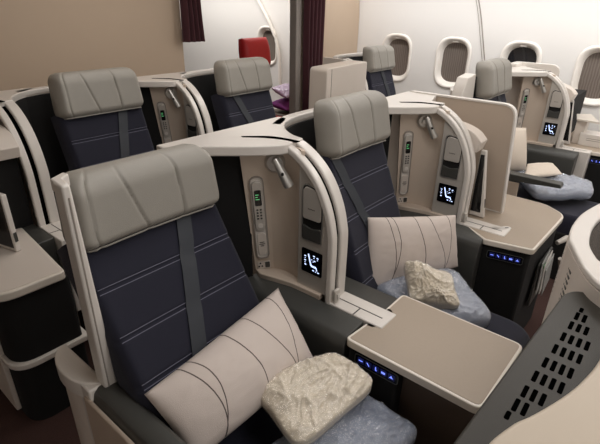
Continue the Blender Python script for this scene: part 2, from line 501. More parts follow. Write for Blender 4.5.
SA = make_seat(.652, 1.085, 1.03, 33, 'nearest navy seat with grey headrest and straight shoulder belt', (.46,-.62), wide=.475, headtilt=7, hh=.200, hw=.237)
SB = make_seat(1.568, .99, 1.08, 22, 'navy seat with grey headrest beside the second silver control panel', (-.84,.40), wide=.42, cushion_y0=.2)
SC = make_seat(3.255, 1.0, 1.085, 22, 'navy seat with grey headrest in front of the dark unshaded cabin window', (.35,.1), wide=.44, hh=.24, cushion_y0=.0)
SD = make_seat(1.205, 2.33, 1.08, 20, 'navy seat with grey headrest leaning at the beige bulkhead, farthest left', (.48,-.4), wide=.46, cushion_y0=1.6)
SE = make_seat(2.16, 2.24, 1.08, 20, 'navy seat with grey headrest in front of the doorway to the next cabin', (-.55,.75), wide=.44, cushion_y0=1.6)
SF = make_seat(3.86, 2.24, 1.08, 20, 'navy seat with grey headrest at the back beside the curtained window', (.1,.7), wide=.42, cushion_y0=1.6)

# ------------------------------------------------------------------ consoles between the seats
ZT = 1.19
ARCH = [(.755,.60),(.755,.86),(.762,.93),(.782,1.0),(.815,1.065),(.855,1.115),(.905,1.155),(.955,1.18),(1.0,ZT)]
def arch_outer(dy=0, zlo=.60): 
    return [(y+dy, max(z, zlo)) for y, z in ARCH]
def arch_band(th):
    """outer arch line and the same line moved inwards"""
    o = smooth_path(ARCH, 4)
    i = []
    for k, p in enumerate(o):
        a = Vector(o[max(k-1, 0)]); b = Vector(o[min(k+1, len(o)-1)]); d = (b-a).normalized()
        i.append((p[0]+d.y*th, p[1]-d.x*th))
    return o, i
def icon_set(F, m, W, H, par):
    """screen symbols: a reclining seat figure, ticks and dots"""
    bm = bmesh.new()
    def ln(a, b, w):
        a = Vector(a); b = Vector(b); d = (b-a).normalized(); n = Vector((-d.y, d.x))*w/2
        fprism(F, [tuple(a-n), tuple(b-n), tuple(b+n), tuple(a+n)], .0012, .0018, bm)
    ln((-.18*W, .36*H), (-.06*W, -.02*H), .07*W); ln((-.06*W, -.02*H), (.0*W, -.16*H), .08*W)
    ln((.0*W, -.16*H), (.27*W, -.16*H), .09*W); ln((.27*W, -.16*H), (.33*W, -.30*H), .05*W)
    for (x, y) in ((.14,.34),(.34,.30),(-.36,.22),(-.36,.02),(-.34,-.18),(.12,-.34),(.40,-.36),(.18,.12)):
        ln(((x-.05)*W, y*H), ((x+.05)*W, y*H), .045*H)
    for (x, y) in ((.14,.25),(.34,.21),(.02,.14),(.10,.06),(-.36,.12),(-.36,-.08),(.26,-.36)):
        ln(((x-.025)*W, y*H), ((x+.025)*W, y*H), .03*H)
    return obj('screen_icons', bm, m, par, smooth=False)

def make_console(x0, dy, label, table=None, hood=None, full=True, top=True):
    """x0: plane of the arch that faces the seat on its left; dy: shift aft"""
    root = thing('seat_console', label, 'console', (x0, .9+dy, 0), 'seat consoles')
    X = lambda x: x0+x
    Y = lambda y: y+dy
    # divider wall following the arch
    o, i_ = arch_band(.024)
    prof = [(1.24,.0),(.80,.0),(.80,.60)]
    core = [(Y(1.24), 0), (Y(.79), 0), (Y(.79), .60)]+[(Y(p[0]), p[1]) for p in arch_band(.012)[1]]+[(Y(1.24), ZT-.012)]
    obj('divider_wall', prism(core, 'x', X(.052), X(.090)), M['shell'], root)
    for name, xa, xb in (('arch_rim', 0, .030), ('arch_rim', .050, .094)):
        pts = [(Y(p[0]), p[1]) for p in o]+[(Y(1.02), ZT-.024)]+[(Y(p[0]), p[1]) for p in i_[::-1]]
        obj(name, prism(pts, 'x', X(xa), X(xb)), M['rim'], root, bevel=.006, seg=3)
    # flat black strip filling the gap between the two arch rims
    obj('gap_liner', prism([(Y(p[0]), p[1]) for p in arch_band(.013)[1]]+[(Y(p[0]), p[1]) for p in i_[::-1]], 'x', X(.028), X(.052)), M['slot'], root)
    # top surface
    tp = smooth_path([(-.30,1.215),(-.21,1.135),(-.10,1.02),(-.03,.965),(.0,.955)], 4)
    tq = smooth_path([(.092,.965),(.108,1.03),(.17,1.12),(.28,1.205)], 4)
    poly = tp+tq+[(.28,1.25),(-.30,1.25)]
    if top:
        obj('top_cap', prism([(X(p[0]), Y(p[1])) for p in poly], 'z', ZT-.034, ZT), M['rim'], root, bevel=.005, seg=3)
        # slot in the cap
        sl = smooth_path([(-.045,1.12),(.000,1.06),(.024,1.0),(.030,.945)], 5)+smooth_path([(.050,.945),(.046,1.0),(.026,1.065),(-.040,1.132)], 5)
        obj('slot', prism([(X(p[0]), Y(p[1])) for p in sl], 'z', ZT-.001, ZT+.0012), M['slot'], root)
    if full:
        # silver control panel
        inner = [(Y(p[0]), p[1]) for p in i_ if p[1] < 1.15 and p[0] < .905]
        sp = [(Y(.915), .665)]+[(Y(.785), .665)]+[p for p in inner if p[1] > .67]+[(Y(.915), 1.14)]
        pan = obj('control_panel', prism(sp, 'x', X(.012), X(.050)), M['silver'], root, bevel=.003)
        F = frame((X(.0115), Y(.848), .78), (0,-1,0), (0,0,1))   # normal = (-1,0,0)
        S = obj('touch_screen', fprism(F, rrect(.090, .094, .006), 0, .003), M['gloss'], pan)
        icon_set(lambda u, v, w=0: F(u, v, w+.0025), M['icon'], .078, .086, S)
        # stowage pocket with a chrome flap
        F = frame((X(.0115), Y(.852), .955), (0,-1,0), (0,0,1))
        outer = rounded([(-.045,-.095),(.045,-.095),(.047,.07),(.03,.105),(-.03,.115),(-.045,.10)], .012)
        bm = bmesh.new(); ring(bm, F, outer, inset(outer, .004), -.001, .004)
        pk = obj('pocket', bm, M['chrome'], pan)
        obj('pocket_back', fprism(F, inset(outer, .003), -.002, .001), M['black'], pk)
        fl = rounded([(-.038,-.01),(.038,-.01),(.040,.068),(.027,.098),(-.027,.106),(-.038,.092)], .010)
        obj('pocket_flap', fprism(F, fl, .001, .008), M['silver'], pk, bevel=.002)
        obj('pocket_lip', fprism(F, rounded([(-.041,-.09),(.041,-.09),(.041,-.035),(.0,-.045),(-.041,-.035)], .008), .0, .006), M['dark'], pk, bevel=.002)
        bm = bmesh.new()
        for k in range(5): fprism(F, rect(-.014+.006*k, -.010+.006*k, .028, .031), .0085, .009, bm)
        obj('pocket_lettering', bm, M['red2'], pk, smooth=False)
        # concave alcove wall
        pb = smooth_path([(.018,.912),(.036,.930),(.046,.975),(.044,1.02),(.030,1.052)], 5)+[(-.022,1.094)]
        pt_ = smooth_path([(.018,.912),(.030,.925),(.034,.950),(.020,.985),(-.020,1.03)], 5)+[(-.092,1.092)]
        bm = bmesh.new(); nz = 10; zb, zt_ = .655, ZT-.02
        rows = []
        for k in range(nz+1):
            t_ = k/nz; q = [tuple(Vector(a_).lerp(Vector(b_), t_)) for a_, b_ in zip(pb, pt_)]
            qo = offset_open(q, -.012); z = zb+(zt_-zb)*t_
            rows.append([bm.verts.new((X(c[0]), Y(c[1]), z)) for c in q+qo[::-1]])
        nn_ = len(rows[0])
        for r0_, r1_ in zip(rows[:-1], rows[1:]):
            for i in range(nn_): bm.faces.new((r0_[i], r0_[(i+1) % nn_], r1_[(i+1) % nn_], r1_[i]))
        bm.faces.new(rows[0]); bm.faces.new(rows[-1])
        obj('alcove_wall', bm, M['alcove'], root, ang=50)
        lip = [(X(p[0]), Y(p[1])) for p in pb]+[(X(-.035), Y(1.06)), (X(-.02), Y(1.0)), (X(-.005), Y(.93)), (X(.0), Y(.80)), (X(.02), Y(.80))]
        obj('alcove_sill', prism(lip, 'z', .645, .668), M['alcove'], root, bevel=.004)
        # handset panel: on the last bend, faces the seat and forward
        Pb, Qb = Vector((X(.030), Y(1.052), zb)), Vector((X(-.022), Y(1.094), zb))
        Pt, Qt = Vector((X(-.020), Y(1.03), zt_)), Vector((X(-.092), Y(1.092), zt_))
        ctr = (Pb+Qb+Pt+Qt)/4; upv = ((Pt+Qt)/2-(Pb+Qb)/2).normalized(); dx = ((Pb+Pt)/2-(Qb+Qt)/2)
        dx = (dx-upv*dx.dot(upv)).normalized()
        F = (lambda o_, a_, b_, n_: (lambda u, v, w=0: o_+a_*u+b_*v+n_*(w+.002)))(ctr+upv*(-.02), dx, upv, dx.cross(upv) if dx.cross(upv).y < 0 else -dx.cross(upv))
        cr = rrect(.050, .345, .024, 6)
        bm = bmesh.new(); ring(bm, F, cr, inset(cr, .004), -.004, .006)
        bez = obj('handset_cradle', bm, M['seam'], root)
        obj('cradle_base', fprism(F, inset(cr, .003), -.003, .001), M['rim'], bez)
        hp = rrect(.038, .20, .018, 6)
        hs = obj('handset', fprism(F, T(hp, 0, .055), -.002, .010), M['silver'], bez, bevel=.003)
        obj('handset_display', fprism(F, T(rrect(.024, .062, .006), .0, .092), .010, .0115), M['gloss'], hs)
        bm = bmesh.new()
        for k, w in enumerate((.012, .008, .014)): fprism(F, rect(-.009, -.009+w, .104-.009*k, .107-.009*k), .0115, .0119, bm)
        obj('display_text', bm, M['greenlit'], hs, smooth=False)
        bm = bmesh.new()
        for k in range(4):
            for s in (-1, 1): fprism(F, T(rrect(.007, .006, .002), s*.006, .045-.012*k), .010, .012, bm)
        obj('handset_keys', bm, M['dark'], hs, smooth=False)
        bm = bmesh.new(); fprism(F, T(rrect(.018, .018, .009), 0, -.022), .010, .0125, bm)
        obj('handset_dial', bm, M['rim'], hs)
        obj('cradle_plate', fprism(F, T(rrect(.034, .10, .016, 6), 0, -.108), -.002, .004), M['shell'], bez, bevel=.002)
        bm = bmesh.new()
        for k, w in enumerate((.018, .022, .014)): fprism(F, rect(-w/2, w/2, -.10-.008*k, -.097-.008*k), .004, .0046, bm)
        obj('cradle_lettering', bm, M['red2'], bez, smooth=False)
        # socket and headphone jack under it
        bm = bmesh.new(); fprism(F, T(rrect(.050, .034, .004), .0, -.207), -.003, .001, bm)
        so = obj('socket_plate', bm, M['shell'], root)
        obj('power_socket', fprism(F, T(rrect(.018, .024, .004), .013, -.205), .001, .004), M['dark'], so)
        bm = bmesh.new()
        for q in ((-.014,-.196),(-.020,-.210),(-.008,-.210)): fprism(F, T(rrect(.006, .006, .003), *q), .001, .003, bm)
        obj('headphone_jack', bm, M['black'], so)
        # reading lamp
        c = Vector((X(.000), Y(1.012), 1.115)); nrm = Vector((-.75,-.6,0)).normalized()
        bm = bmesh.new(); tube(bm, [c, c+nrm*.005, c+nrm*.016], [.036, .036, .027], 20)
        lm = obj('reading_lamp', bm, M['chrome'], root)
        bm = bmesh.new(); tube(bm, [c+nrm*.010, c+nrm*.030], .012, 14); obj('lamp_joint', bm, M['chrome'], lm)
        h0 = c+nrm*.036+Vector((0,0,.024)); h1 = h0+Vector((.030,-.040,-.095))
        bm = bmesh.new(); tube(bm, [h0, h0+(h1-h0)*.05, h0+(h1-h0)*.9, h1], [.009, .011, .018, .018], 18)
        obj('lamp_head', bm, M['chrome'], lm)
        bm = bmesh.new(); d = (h1-h0).normalized(); tube(bm, [h1, h1+d*.002], .013, 14); obj('lamp_lens', bm, M['lampglow'], lm)
        bm = bmesh.new(); q = h0+(h1-h0)*.5+Vector((-.010,-.012,.0)); tube(bm, [q, q+nrm*.008], .005, 10); obj('lamp_button', bm, M['black'], lm)
        # latch at the foot of the arch
        F = frame((X(.02), Y(.748), .685), (1,0,0), (0,0,1))
        lt = obj('latch', fprism(F, rrect(.030, .050, .008), 0, .012), M['silver'], root, bevel=.003)
        obj('latch_tab', fprism(F, T(rrect(.012, .026, .005), 0, -.004), .012, .016), M['chrome'], lt, bevel=.001)
    # dark arm ledges on both sides and the pale strip leading to the table
    led = rounded([(Y(1.10), .30), (Y(.575), .30), (Y(.575), .60), (Y(.60), .642), (Y(1.10), .648)], 0)
    sec = [(X(-.115), .26), (X(-.115), .605), (X(-.108), .630), (X(-.090), .645), (X(.0), .650), (X(.0), .26)]
    obj('arm_ledge', prism(sec, 'y', Y(.612), Y(1.10)), M['dark'], root, bevel=.004)
    sec = [(X(.235), .26), (X(.235), .600), (X(.228), .622), (X(.215), .632), (X(.085), .636), (X(.085), .26)]
    if hood != 'right':
        obj('arm_ledge', prism(sec, 'y', Y(.54), Y(1.0)), M['dark'], root, bevel=.004)
    bm = prism([(X(.0), Y(.76)), (X(.0), Y(.545)), (X(.1), Y(.545)), (X(.1), Y(.76))], 'z', .28, .655)
    st = obj('link_strip', bm, M['rim'], root, bevel=.004)
    bm = B(X(.045), X(.049), Y(.57), Y(.745), .6545, .6558)
    box(bm, X(.0), X(.047), Y(.655), Y(.659), .6545, .6558)
    obj('strip_joint', bm, M['red2'], st, smooth=False)
    if table:
        poly, rr = table
        pl = rounded(poly, rr, 6)
        tb = obj('table_top', prism(pl, 'z', .622, .650), M['tabrim'], root, bevel=.005, seg=3)
        obj('table_inlay', prism(inset(pl, .0095), 'z', .648, .6512), M['taupe'], tb)
    return root
def key_panel(par, F):
    """row of five lit keys in a dark rounded recess"""
    cr = rrect(.155, .040, .012, 5); bm = bmesh.new(); ring(bm, F, cr, inset(cr, .003), 0, .002)
    kp = obj('key_panel', bm, M['dark'], par)
    obj('key_field', fprism(F, inset(cr, .0025), 0, .001), M['gloss'], kp)
    for k in range(5):
        c = -.054+.027*k
        bm = bmesh.new(); fprism(F, T(rrect(.023, .022, .003), c, 0), .001, .0018, bm)
        kk = obj('key', bm, M['keydark'], kp)
        bm = bmesh.new()
        if k == 0: fprism(F, T(rect(-.007,.007,-.0015,.0015), c, .0), .002, .0026, bm)
        elif k == 1: fprism(F, T([(-.006,.005),(-.003,.006),(.005,-.004),(.003,-.006)], c, 0), .002, .0026, bm)
        elif k == 2: fprism(F, T([(-.002,.007),(.001,.007),(.002,-.005),(-.001,-.007)], c, 0), .002, .0026, bm); fprism(F, T(rect(.001,.005,-.006,-.004), c, 0), .002, .0026, bm)
        elif k == 3: fprism(F, T(rect(-.007,.006,-.004,.003), c, 0), .002, .0026, bm)
        else: fprism(F, T([(-.007,-.004),(.007,-.004),(.003,.0),(.0,.006),(-.003,.0)], c, 0), .002, .0026, bm)
        obj('key_symbol', bm, M['blue'], kk, smooth=False)

# --- console between the two nearest seats
tA = ([(.987,.611),(.985,.175),(1.33,.165),(1.33,.592),(1.206,.592),(1.204,.574),(1.098,.578),(1.096,.600)], [.02,.03,.03,.02,.006,.004,.004,.006])
CA = make_console(1.10, 0, 'beige console with the nearest lamp, control panel and long side table', tA)
bm = B(.990, 1.325, .42, .600, 0, .622)
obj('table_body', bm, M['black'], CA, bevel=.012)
obj('kick_panel', B(1.03, 1.31, .19, .425, 0, .616), M['brown'], CA, bevel=.008)
key_panel(CA, frame((.9885, .493, .595), (0,-1,0), (0,0,1)))

# --- console on the far side of the second seat, with partition and stowed monitor
tB = ([(1.972,.520),(2.015,.318),(2.53,.300),(2.62,.42),(2.64,1.0),(2.17,1.0),(2.17,.80)], [.012,.02,.06,.03,.01,.01,.0])
CB = make_console(2.055, -.085, 'beige console with second control panel, tan partition and square side table', tB, hood='right')
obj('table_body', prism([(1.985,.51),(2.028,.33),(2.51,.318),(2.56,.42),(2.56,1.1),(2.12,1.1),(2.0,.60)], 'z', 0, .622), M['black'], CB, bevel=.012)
key_panel(CB, frame((1.9985, .425, .580), (.205,-.97,0), (0,0,1)))
def hood_parts(root, xa, xb, dy, part=None, side=1):
    Y = lambda y: y+dy
    prof = smooth_path([(Y(1.25),1.10),(Y(1.0),1.11),(Y(.88),1.10),(Y(.80),1.075),(Y(.755),1.035)], 5)
    prof = prof+[(Y(.77),.985),(Y(1.25),.985)]
    obj('monitor_hood', prism(prof, 'x', xa, xb), M['shell'], root, bevel=.004)
    obj('monitor_recess', B(xa, xb, Y(.82), Y(1.25), .60, .985), M['black'], root)
hood_parts(CB, 2.147, 2.232, -.085)
mo = obj('monitor', prism([(.605,.655),(.68,.655),(.68,.99),(.655,.99)], 'x', 2.190, 2.214), M['rim'], CB, bevel=.004)
obj('monitor_screen', prism([(.625,.68),(.675,.68),(.675,.97),(.658,.97)], 'x', 2.187, 2.190), M['gloss'], mo)
obj('monitor_catch', prism([(.612,.70),(.622,.70),(.628,.75),(.617,.75)], 'x', 2.196, 2.208), M['dark'], mo)
# partition with rounded upper corner
pr_ = rounded([(.560,.652),(1.16,.652),(1.16,ZT),(.600,ZT)], [0,0,.02,.06], 6)
pt = obj('partition', prism(pr_, 'x', 2.325, 2.352), M['tan'], CB)
bm = bmesh.new(); F = lambda u, v, w=0: Vector((w, u, v))
ring(bm, F, inset(pr_, -.004), inset(pr_, .004), 2.321, 2.356)
obj('partition_edge', bm, M['rim'], pt)
obj('back_cap', prism([(2.33,1.0),(2.355,1.16),(2.0,1.165),(1.98,1.0),(2.165,.88),(2.165,.95)], 'z', ZT-.034, ZT-.001), M['rim'], CB, bevel=.004)
# table plate at the root of the strip
F = frame((2.135, .500, .652), (.75,-.66,0), (.66,.75,0))
pl = obj('table_latch', fprism(F, rrect(.10, .030, .014), 0, .003), M['rim'], CB, bevel=.001)
obj('latch_mark', fprism(F, T(rrect(.018, .006, .003), .03, 0), .003, .0036), M['red2'], pl)
# literature pocket on the end of the table body
F = frame((2.30, .3155, .40), (1,0,0), (0,0,1))
pk = obj('literature_pocket', fprism(F, rounded([(-.12,-.14),(.13,-.14),(.15,.10),(-.10,.10)], .02), 0, .012), M['dark'], CB, bevel=.003)
lit = thing('magazine', 'magazines tucked in the pocket under the square side table', 'magazine', (2.30, .30, .30))
for k, (dx, dz, m_) in enumerate(((-.03,.02,'mag'),(.02,.0,'paper'),(.06,-.03,'mag'))):
    Fk = frame((2.30+dx, .298-.006*k, .41+dz), (1,0,.25+.1*k), (-.25,0,1))
    obj('magazine_sheet', fprism(Fk, rect(-.06,.06,-.11,.10), 0, .004), M[m_], lit)
obj('magazine_print', fprism(frame((2.27,.297,.46), (1,0,.25), (-.25,0,1)), rect(-.04,-.01,.02,.04), .0045, .006), M['green'], lit)
bm = bmesh.new(); tube(bm, [(2.50,.30,.50),(2.56,.27,.515),(2.62,.26,.50)], [.012,.016,.010], 10)
obj('table_bracket', bm, M['silver'], CB); 
bm = bmesh.new(); tube(bm, [(2.54,.27,.40),(2.58,.26,.34),(2.60,.26,.30)], [.010,.014,.008], 10)
obj('table_bracket', bm, M['silver'], CB)

# --- console of the window seat on the right
tC = ([(3.94,.525),(3.98,.18),(4.64,.18),(4.66,.80),(4.06,.80),(4.06,.70)], [.012,.03,.03,.01,.01,.0])
CC = make_console(3.88, -.12, 'white console with control panel below the windows on the right', tC, hood='right')
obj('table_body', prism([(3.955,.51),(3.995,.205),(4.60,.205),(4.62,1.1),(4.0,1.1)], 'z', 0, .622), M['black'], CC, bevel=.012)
key_panel(CC, frame((3.973, .38, .580), (.12,-.99,0), (0,0,1)))
hood_parts(CC, 3.972, 4.075, -.12)
mo = obj('monitor', prism([(.595,.655),(.67,.655),(.67,.985),(.645,.985)], 'x', 4.04, 4.064), M['rim'], CC, bevel=.004)
obj('monitor_screen', prism([(.61,.68),(.665,.68),(.665,.97),(.648,.97)], 'x', 4.037, 4.04), M['gloss'], mo)
obj('stowage_box', B(4.09, 4.25, .30, .55, .65, .745), M['rim'], CC, bevel=.006)
bm = bmesh.new()
for k, w in enumerate((.14, .10)): box(bm, 4.0892, 4.0902, .50-w, .50, .710-.014*k, .714-.014*k)
obj('stowage_lettering', bm, M['seam'], CC, smooth=False)
obj('hinged_lid', prism([(4.10,.60),(4.30,.64),(4.38,.55),(4.06,.44)], 'z', .835, .847), M['tabrim'], CC)
obj('lid_support', B(4.12, 4.26, .53, .60, .651, .836), M['shell'], CC, bevel=.004)
obj('dark_shelf', B(4.15, 4.68, .67, .78, .651, .985), M['black'], CC)
obj('rear_panel', prism(rounded([(.86,.65),(1.15,.65),(1.15,1.22),(.80,1.22)], [0,0,.02,.08], 6), 'x', 4.13, 4.155), M['rim'], CC, bevel=.004)
obj('rear_cap', B(3.99, 4.15, 1.09, 1.15, 1.0, 1.22), M['rim'], CC, bevel=.01)

# --- second row: console between the two rear middle seats
CD = make_console(1.65, 1.34, 'beige console between the two middle seats at the bulkhead', None)
# --- second row, left aisle console with open recess and folded monitor
CL = make_console(.70, 1.36, 'beige aisle console at the left edge with folded monitor and rounded side table', None, full=False)
hood_parts(CL, .36, .700, 1.36)
pl = rounded([(.335,1.66),(.60,1.66),(.66,2.3),(.335,2.3)], [.10,.02,.0,.0], 8)
tb = obj('table_top', prism(pl, 'z', .615, .650), M['tabrim'], CL, bevel=.006, seg=3)
obj('table_inlay', prism(inset(pl, .014), 'z', .648, .6512), M['shell'], tb)
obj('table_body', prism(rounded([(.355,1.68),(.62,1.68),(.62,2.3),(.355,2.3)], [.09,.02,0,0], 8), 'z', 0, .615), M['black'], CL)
obj('lower_trim', prism(rounded([(.338,1.665),(.64,1.665),(.64,2.3),(.338,2.3)], [.10,.02,0,0], 8), 'z', .29, .318), M['rim'], CL, bevel=.005)
obj('side_panel', B(.336, .356, 1.80, 2.62, .02, .61), M['shell'], CL, bevel=.004)
obj('wall_cap', prism([(.36,2.30),(.70,2.30),(.70,2.62),(.36,2.62)], 'z', ZT-.034, ZT), M['rim'], CL, bevel=.005)
obj('recess_wall', B(.36,.375,2.12,2.6,.65,1.15), M['alcove'], CL)
mo = obj('monitor', prism([(.535,1.945),(.557,1.953),(.50,2.19),(.478,2.182)], 'z', .653, .905), M['rim'], CL, bevel=.004)
obj('monitor_screen', prism([(.531,1.955),(.535,1.956),(.480,2.17),(.476,2.168)], 'z', .67, .89), M['gloss'], mo)
obj('monitor_catch', prism([(.540,1.943),(.553,1.948),(.553,1.944),(.541,1.940)], 'z', .70, .74), M['dark'], mo)

# --- aisle console at the back right (only its rounded hood and arches stand out)
CF = make_console(3.43, 1.37, 'white rounded console with double arch behind the second grey headrest', None, full=False, top=False)
hp = rounded([(2.885,.30),(3.46,.30),(3.46,1.185),(2.90,1.17)], [.01,.01,.02,.035], 5)
obj('monitor_hood', prism(hp, 'y', 2.13, 2.30), M['shell'], CF, bevel=.012, seg=3)
obj('hood_seam', B(2.955, 2.959, 2.1275, 2.1315, .4, 1.165), M['seam'], CF, smooth=False)

# ------------------------------------------------------------------ privacy shells round each seat
def make_shell(cx, dy, label, left, right, zt=ZT, postf=1.02, hwid=.24, zp=None):
    zp = zp or zt
    root = thing('privacy_shell', label, 'seat shell', (cx, 1.24+dy, 0), 'privacy shells')
    Y = lambda y: y+dy
    xl = cx-hwid; xr = cx+hwid
    # inner line from the left front, round the back, to the right front
    Lp = [(xl+.020, Y(1.07)), (xl+.035, Y(1.11)), (xl+.085, Y(1.17)), (xl+.17, Y(1.215))] if left == 'post' else [(xl-.065, Y(1.165)), (xl+.02, Y(1.205)), (xl+.10, Y(1.225))]
    Rp = [(xr-.13, Y(1.225)), (xr-.045, Y(1.195)), (xr-.005, Y(1.13)), (xr, Y(postf))] if right == 'post' else [(xr-.10, Y(1.225)), (xr-.03, Y(1.205)), (xr+.06, Y(1.165))]
    path = smooth_path(Lp+[(cx, Y(1.232))]+Rp, 5)
    obj('outer_wall', strip(path, .040, 0, zt-.02), M['shell'], root, ang=50)
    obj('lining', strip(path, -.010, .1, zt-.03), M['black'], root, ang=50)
    obj('rim', strip(path, .044, zt-.036, zt), M['rim'], root, bevel=.006, seg=3, ang=50)
    for side, kind, x in (('l', left, xl), ('r', right, xr)):
        if kind == 'wing':
            wp = [(x-.28, .0), (x-.05, .0), (x-.06, 1.08), (x-.08, 1.235), (x-.205, 1.222), (x-.265, 1.112)]
            obj('side_wing', prism(wp, 'y', Y(1.06), Y(1.13)), M['rim'], root, bevel=.006, seg=3)
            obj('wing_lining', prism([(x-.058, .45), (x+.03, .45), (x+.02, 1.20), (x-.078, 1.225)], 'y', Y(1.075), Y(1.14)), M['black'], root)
            continue
        if kind != 'post': 
            # dark lining going forward to the console alcove
            if side == 'r':
                p = [(xr+.03, Y(1.19)), (xr+.10, Y(1.15)), (xr+.185, Y(1.10))]
            else:
                p = [(x-.137, Y(1.06)), (x-.11, Y(1.12)), (x-.02, Y(1.195))]
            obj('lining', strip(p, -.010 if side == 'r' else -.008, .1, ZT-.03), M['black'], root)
            continue
        s = -1 if side == 'l' else 1
        o_, i0, i1 = x+s*.046, x+s*.010, x+s*.026
        a, b = sorted((o_, i1))
        # front post: pale band with a darker groove, standing on the arm
        obj('front_post', prism([(o_, .60), (i0, .60), (i0+s*.004, .85), (i1, zp), (o_, zp)], 'y', Y(postf-.035), Y(postf+.012)), M['rim'], root, bevel=.006, seg=3)
        obj('post_return', prism([(x+s*.026, Y(postf-.03)), (x+s*.046, Y(postf-.03)), (x+s*.042, Y(postf+.03)), (x+s*.0, Y(postf+.055)), (x-s*.004, Y(postf+.035)), (x+s*.020, Y(postf+.015))], 'z', zp-.03, zp+.001), M['rim'], root, bevel=.004)
        obj('post_groove', B(a+.009, a+.012, Y(postf-.037), Y(postf-.034), .64, zp-.03), M['seam'], root)
    return root
HA = make_shell(.655, 0, 'beige shell with pale front post wrapped behind the nearest seat', 'post', 'console', zt=1.10, hwid=.222, zp=1.235)
HB = make_shell(1.585, -.02, 'beige shell wrapped behind the second seat, between the nearer two consoles', 'console', 'console')
HC = make_shell(3.27, -.02, 'white shell with pointed wing behind the seat by the dark window', 'wing', 'console', hwid=.215, zt=1.12)
HD = make_shell(1.19, 1.34, 'beige shell behind the leftmost seat at the bulkhead', 'console', 'console', hwid=.235)
HE = make_shell(2.16, 1.32, 'beige shell behind the seat before the doorway', 'console', 'post', hwid=.235)
HF = make_shell(3.86, 1.34, 'white shell behind the seat at the back beside the windows', 'console', 'post', hwid=.235)

# ------------------------------------------------------------------ arm pods on the aisle side
def arm_pod(cx, y0, y1, dy, label, s=-1):
    root = thing('aisle_armrest', label, 'armrest', (cx, y1+dy, 0), 'aisle armrests')
    sec = [(cx-.040,.46),(cx-.040,.610),(cx-.032,.640),(cx-.018,.650),(cx+.022,.650),(cx+.032,.640),(cx+.034,.46)]
    obj('arm_pad', prism(sec, 'y', y0, y1), M['dark'], root, bevel=.004)
    obj('side_panel', B(cx-.052, cx-.040, y0+.02, y1+.02, .02, .62), M['tan'], root, bevel=.006)
    obj('end_block', B(cx-.045, cx+.050, y1-.012, y1+.055, .40, .652), M['rim'], root, bevel=.006)
    return root
arm_pod(.395, .18, 1.015, 0, 'dark grey armrest on the aisle side of the nearest seat')
# rounded pale cap and column behind the post of the nearest seat
root = thing('seat_end_column', 'pale rounded column at the foot of the nearest shell post', 'column', (.36, 1.12, 0))
def half(r0, r1, cx_, cy_):
    return [(cx_+r0*math.cos(R(a)), cy_+r1*math.sin(R(a))) for a in range(90, 271, 12)]
obj('column_cap', prism(half(.060,.115,.395,1.125)+[(.40,1.01),(.40,1.24)], 'z', .60, .655), M['rim'], root, bevel=.008, seg=3)
obj('column_body', prism(half(.050,.105,.395,1.125)+[(.40,1.02),(.40,1.23)], 'z', 0, .60), M['shell'], root)
root = thing('aisle_armrest', 'thin dark armrest before the white cushion, on a tan side panel', 'armrest', (3.045, .8, 0), 'aisle armrests')
obj('arm_pad', prism(rounded([(.42,.628),(.43,.650),(.80,.652),(.80,.600)], .006), 'x', 3.0, 3.075), M['dark'], root, bevel=.005)
obj('side_panel', prism([(.64,.0),(.80,.0),(.80,.60),(.66,.60)], 'x', 3.005, 3.02), M['tan'], root, bevel=.004)
# ------------------------------------------------------------------ foreground back shell at the right edge
FG = thing('seat_shell_back', 'beige seat shell at the right edge with dark slotted vent panel', 'seat shell', (1.0, .0, 0))
Zp = .95
pan = [(.50,.137),(1.19,.096),(1.225,.075),(1.235,.04),(1.20,-.30),(.50,-.30)]
obj('vent_panel', prism(rounded(pan, [.01,.02,.03,.03,0,0]), 'z', .88, Zp), M['darkpanel'], FG, bevel=.012, seg=3)
# slots: rows of flush black plates, black standing in for their shaded depth
cols = [(.693,.081,1),(.727,.077,2),(.772,.074,3),(.827,.070,4),(.882,.065,4),(.940,.060,4),(.996,.056,4),(1.052,.052,3),(1.100,.049,2),(1.133,.046,1)]
F0 = lambda u, v, w=0: Vector((u, v, w))
vp = FG.children[0]
for x, y, n in cols:
    for j in range(n):
        L_ = .036 if (x not in (1.133,.693)) else .022
        s = T(rrect(L_, .0088, .0035, 3), x, y-.0155*j)
        obj('vent_slot', prism(s, 'z', Zp-.004, Zp+.0006), M['slot'], vp, smooth=False)
obj('shell_body', B(.60, 1.20, -.5, .055, 0, .885), M['shell'], FG, bevel=.01)
fr_ = smooth_path([(.545,-.02),(.548,.06),(.56,.079),(.584,.078),(.636,.062),(.667,.047),(.714,.028),(.768,.009),(.824,-.005),(.897,-.017),(1.05,-.03),(1.12,-.08),(1.12,-.5),(.545,-.5)], 4)
obj('front_cover', prism(fr_, 'z', .93, 1.0), M['shade_beige'], FG, bevel=.014, seg=4, ang=50)
OUT = smooth_path([(2.02,-.5),(2.03,-.1),(1.98,.04),(1.87,.10),(1.783,.122),(1.709,.139),(1.632,.152),(1.548,.156),(1.476,.153),(1.408,.142),(1.377,.13),(1.30,.098),(1.239,.068),(1.18,.02),(1.14,-.08),(1.13,-.5)], 4)
INN = smooth_path([(1.96,-.5),(1.96,-.1),(1.90,.03),(1.80,.07),(1.70,.09),(1.63,.098),(1.586,.102),(1.512,.102),(1.412,.09),(1.348,.067),(1.31,.04),(1.28,-.05),(1.27,-.2),(1.26,-.5)], 4)
RS = thing('rounded_seat_shell', 'pale rounded seat shell rim around a black hollow, right edge', 'seat shell', (1.55, 0, 0), None)
obj('shell_wall', prism(OUT+offset_open(OUT, .02)[::-1] if False else OUT+INN[::-1], 'z', 0, .985), M['shell'], RS, ang=50)
obj('rim', prism(OUT+INN[::-1], 'z', .985, 1.006), M['rim'], RS, bevel=.006, seg=3, ang=50)
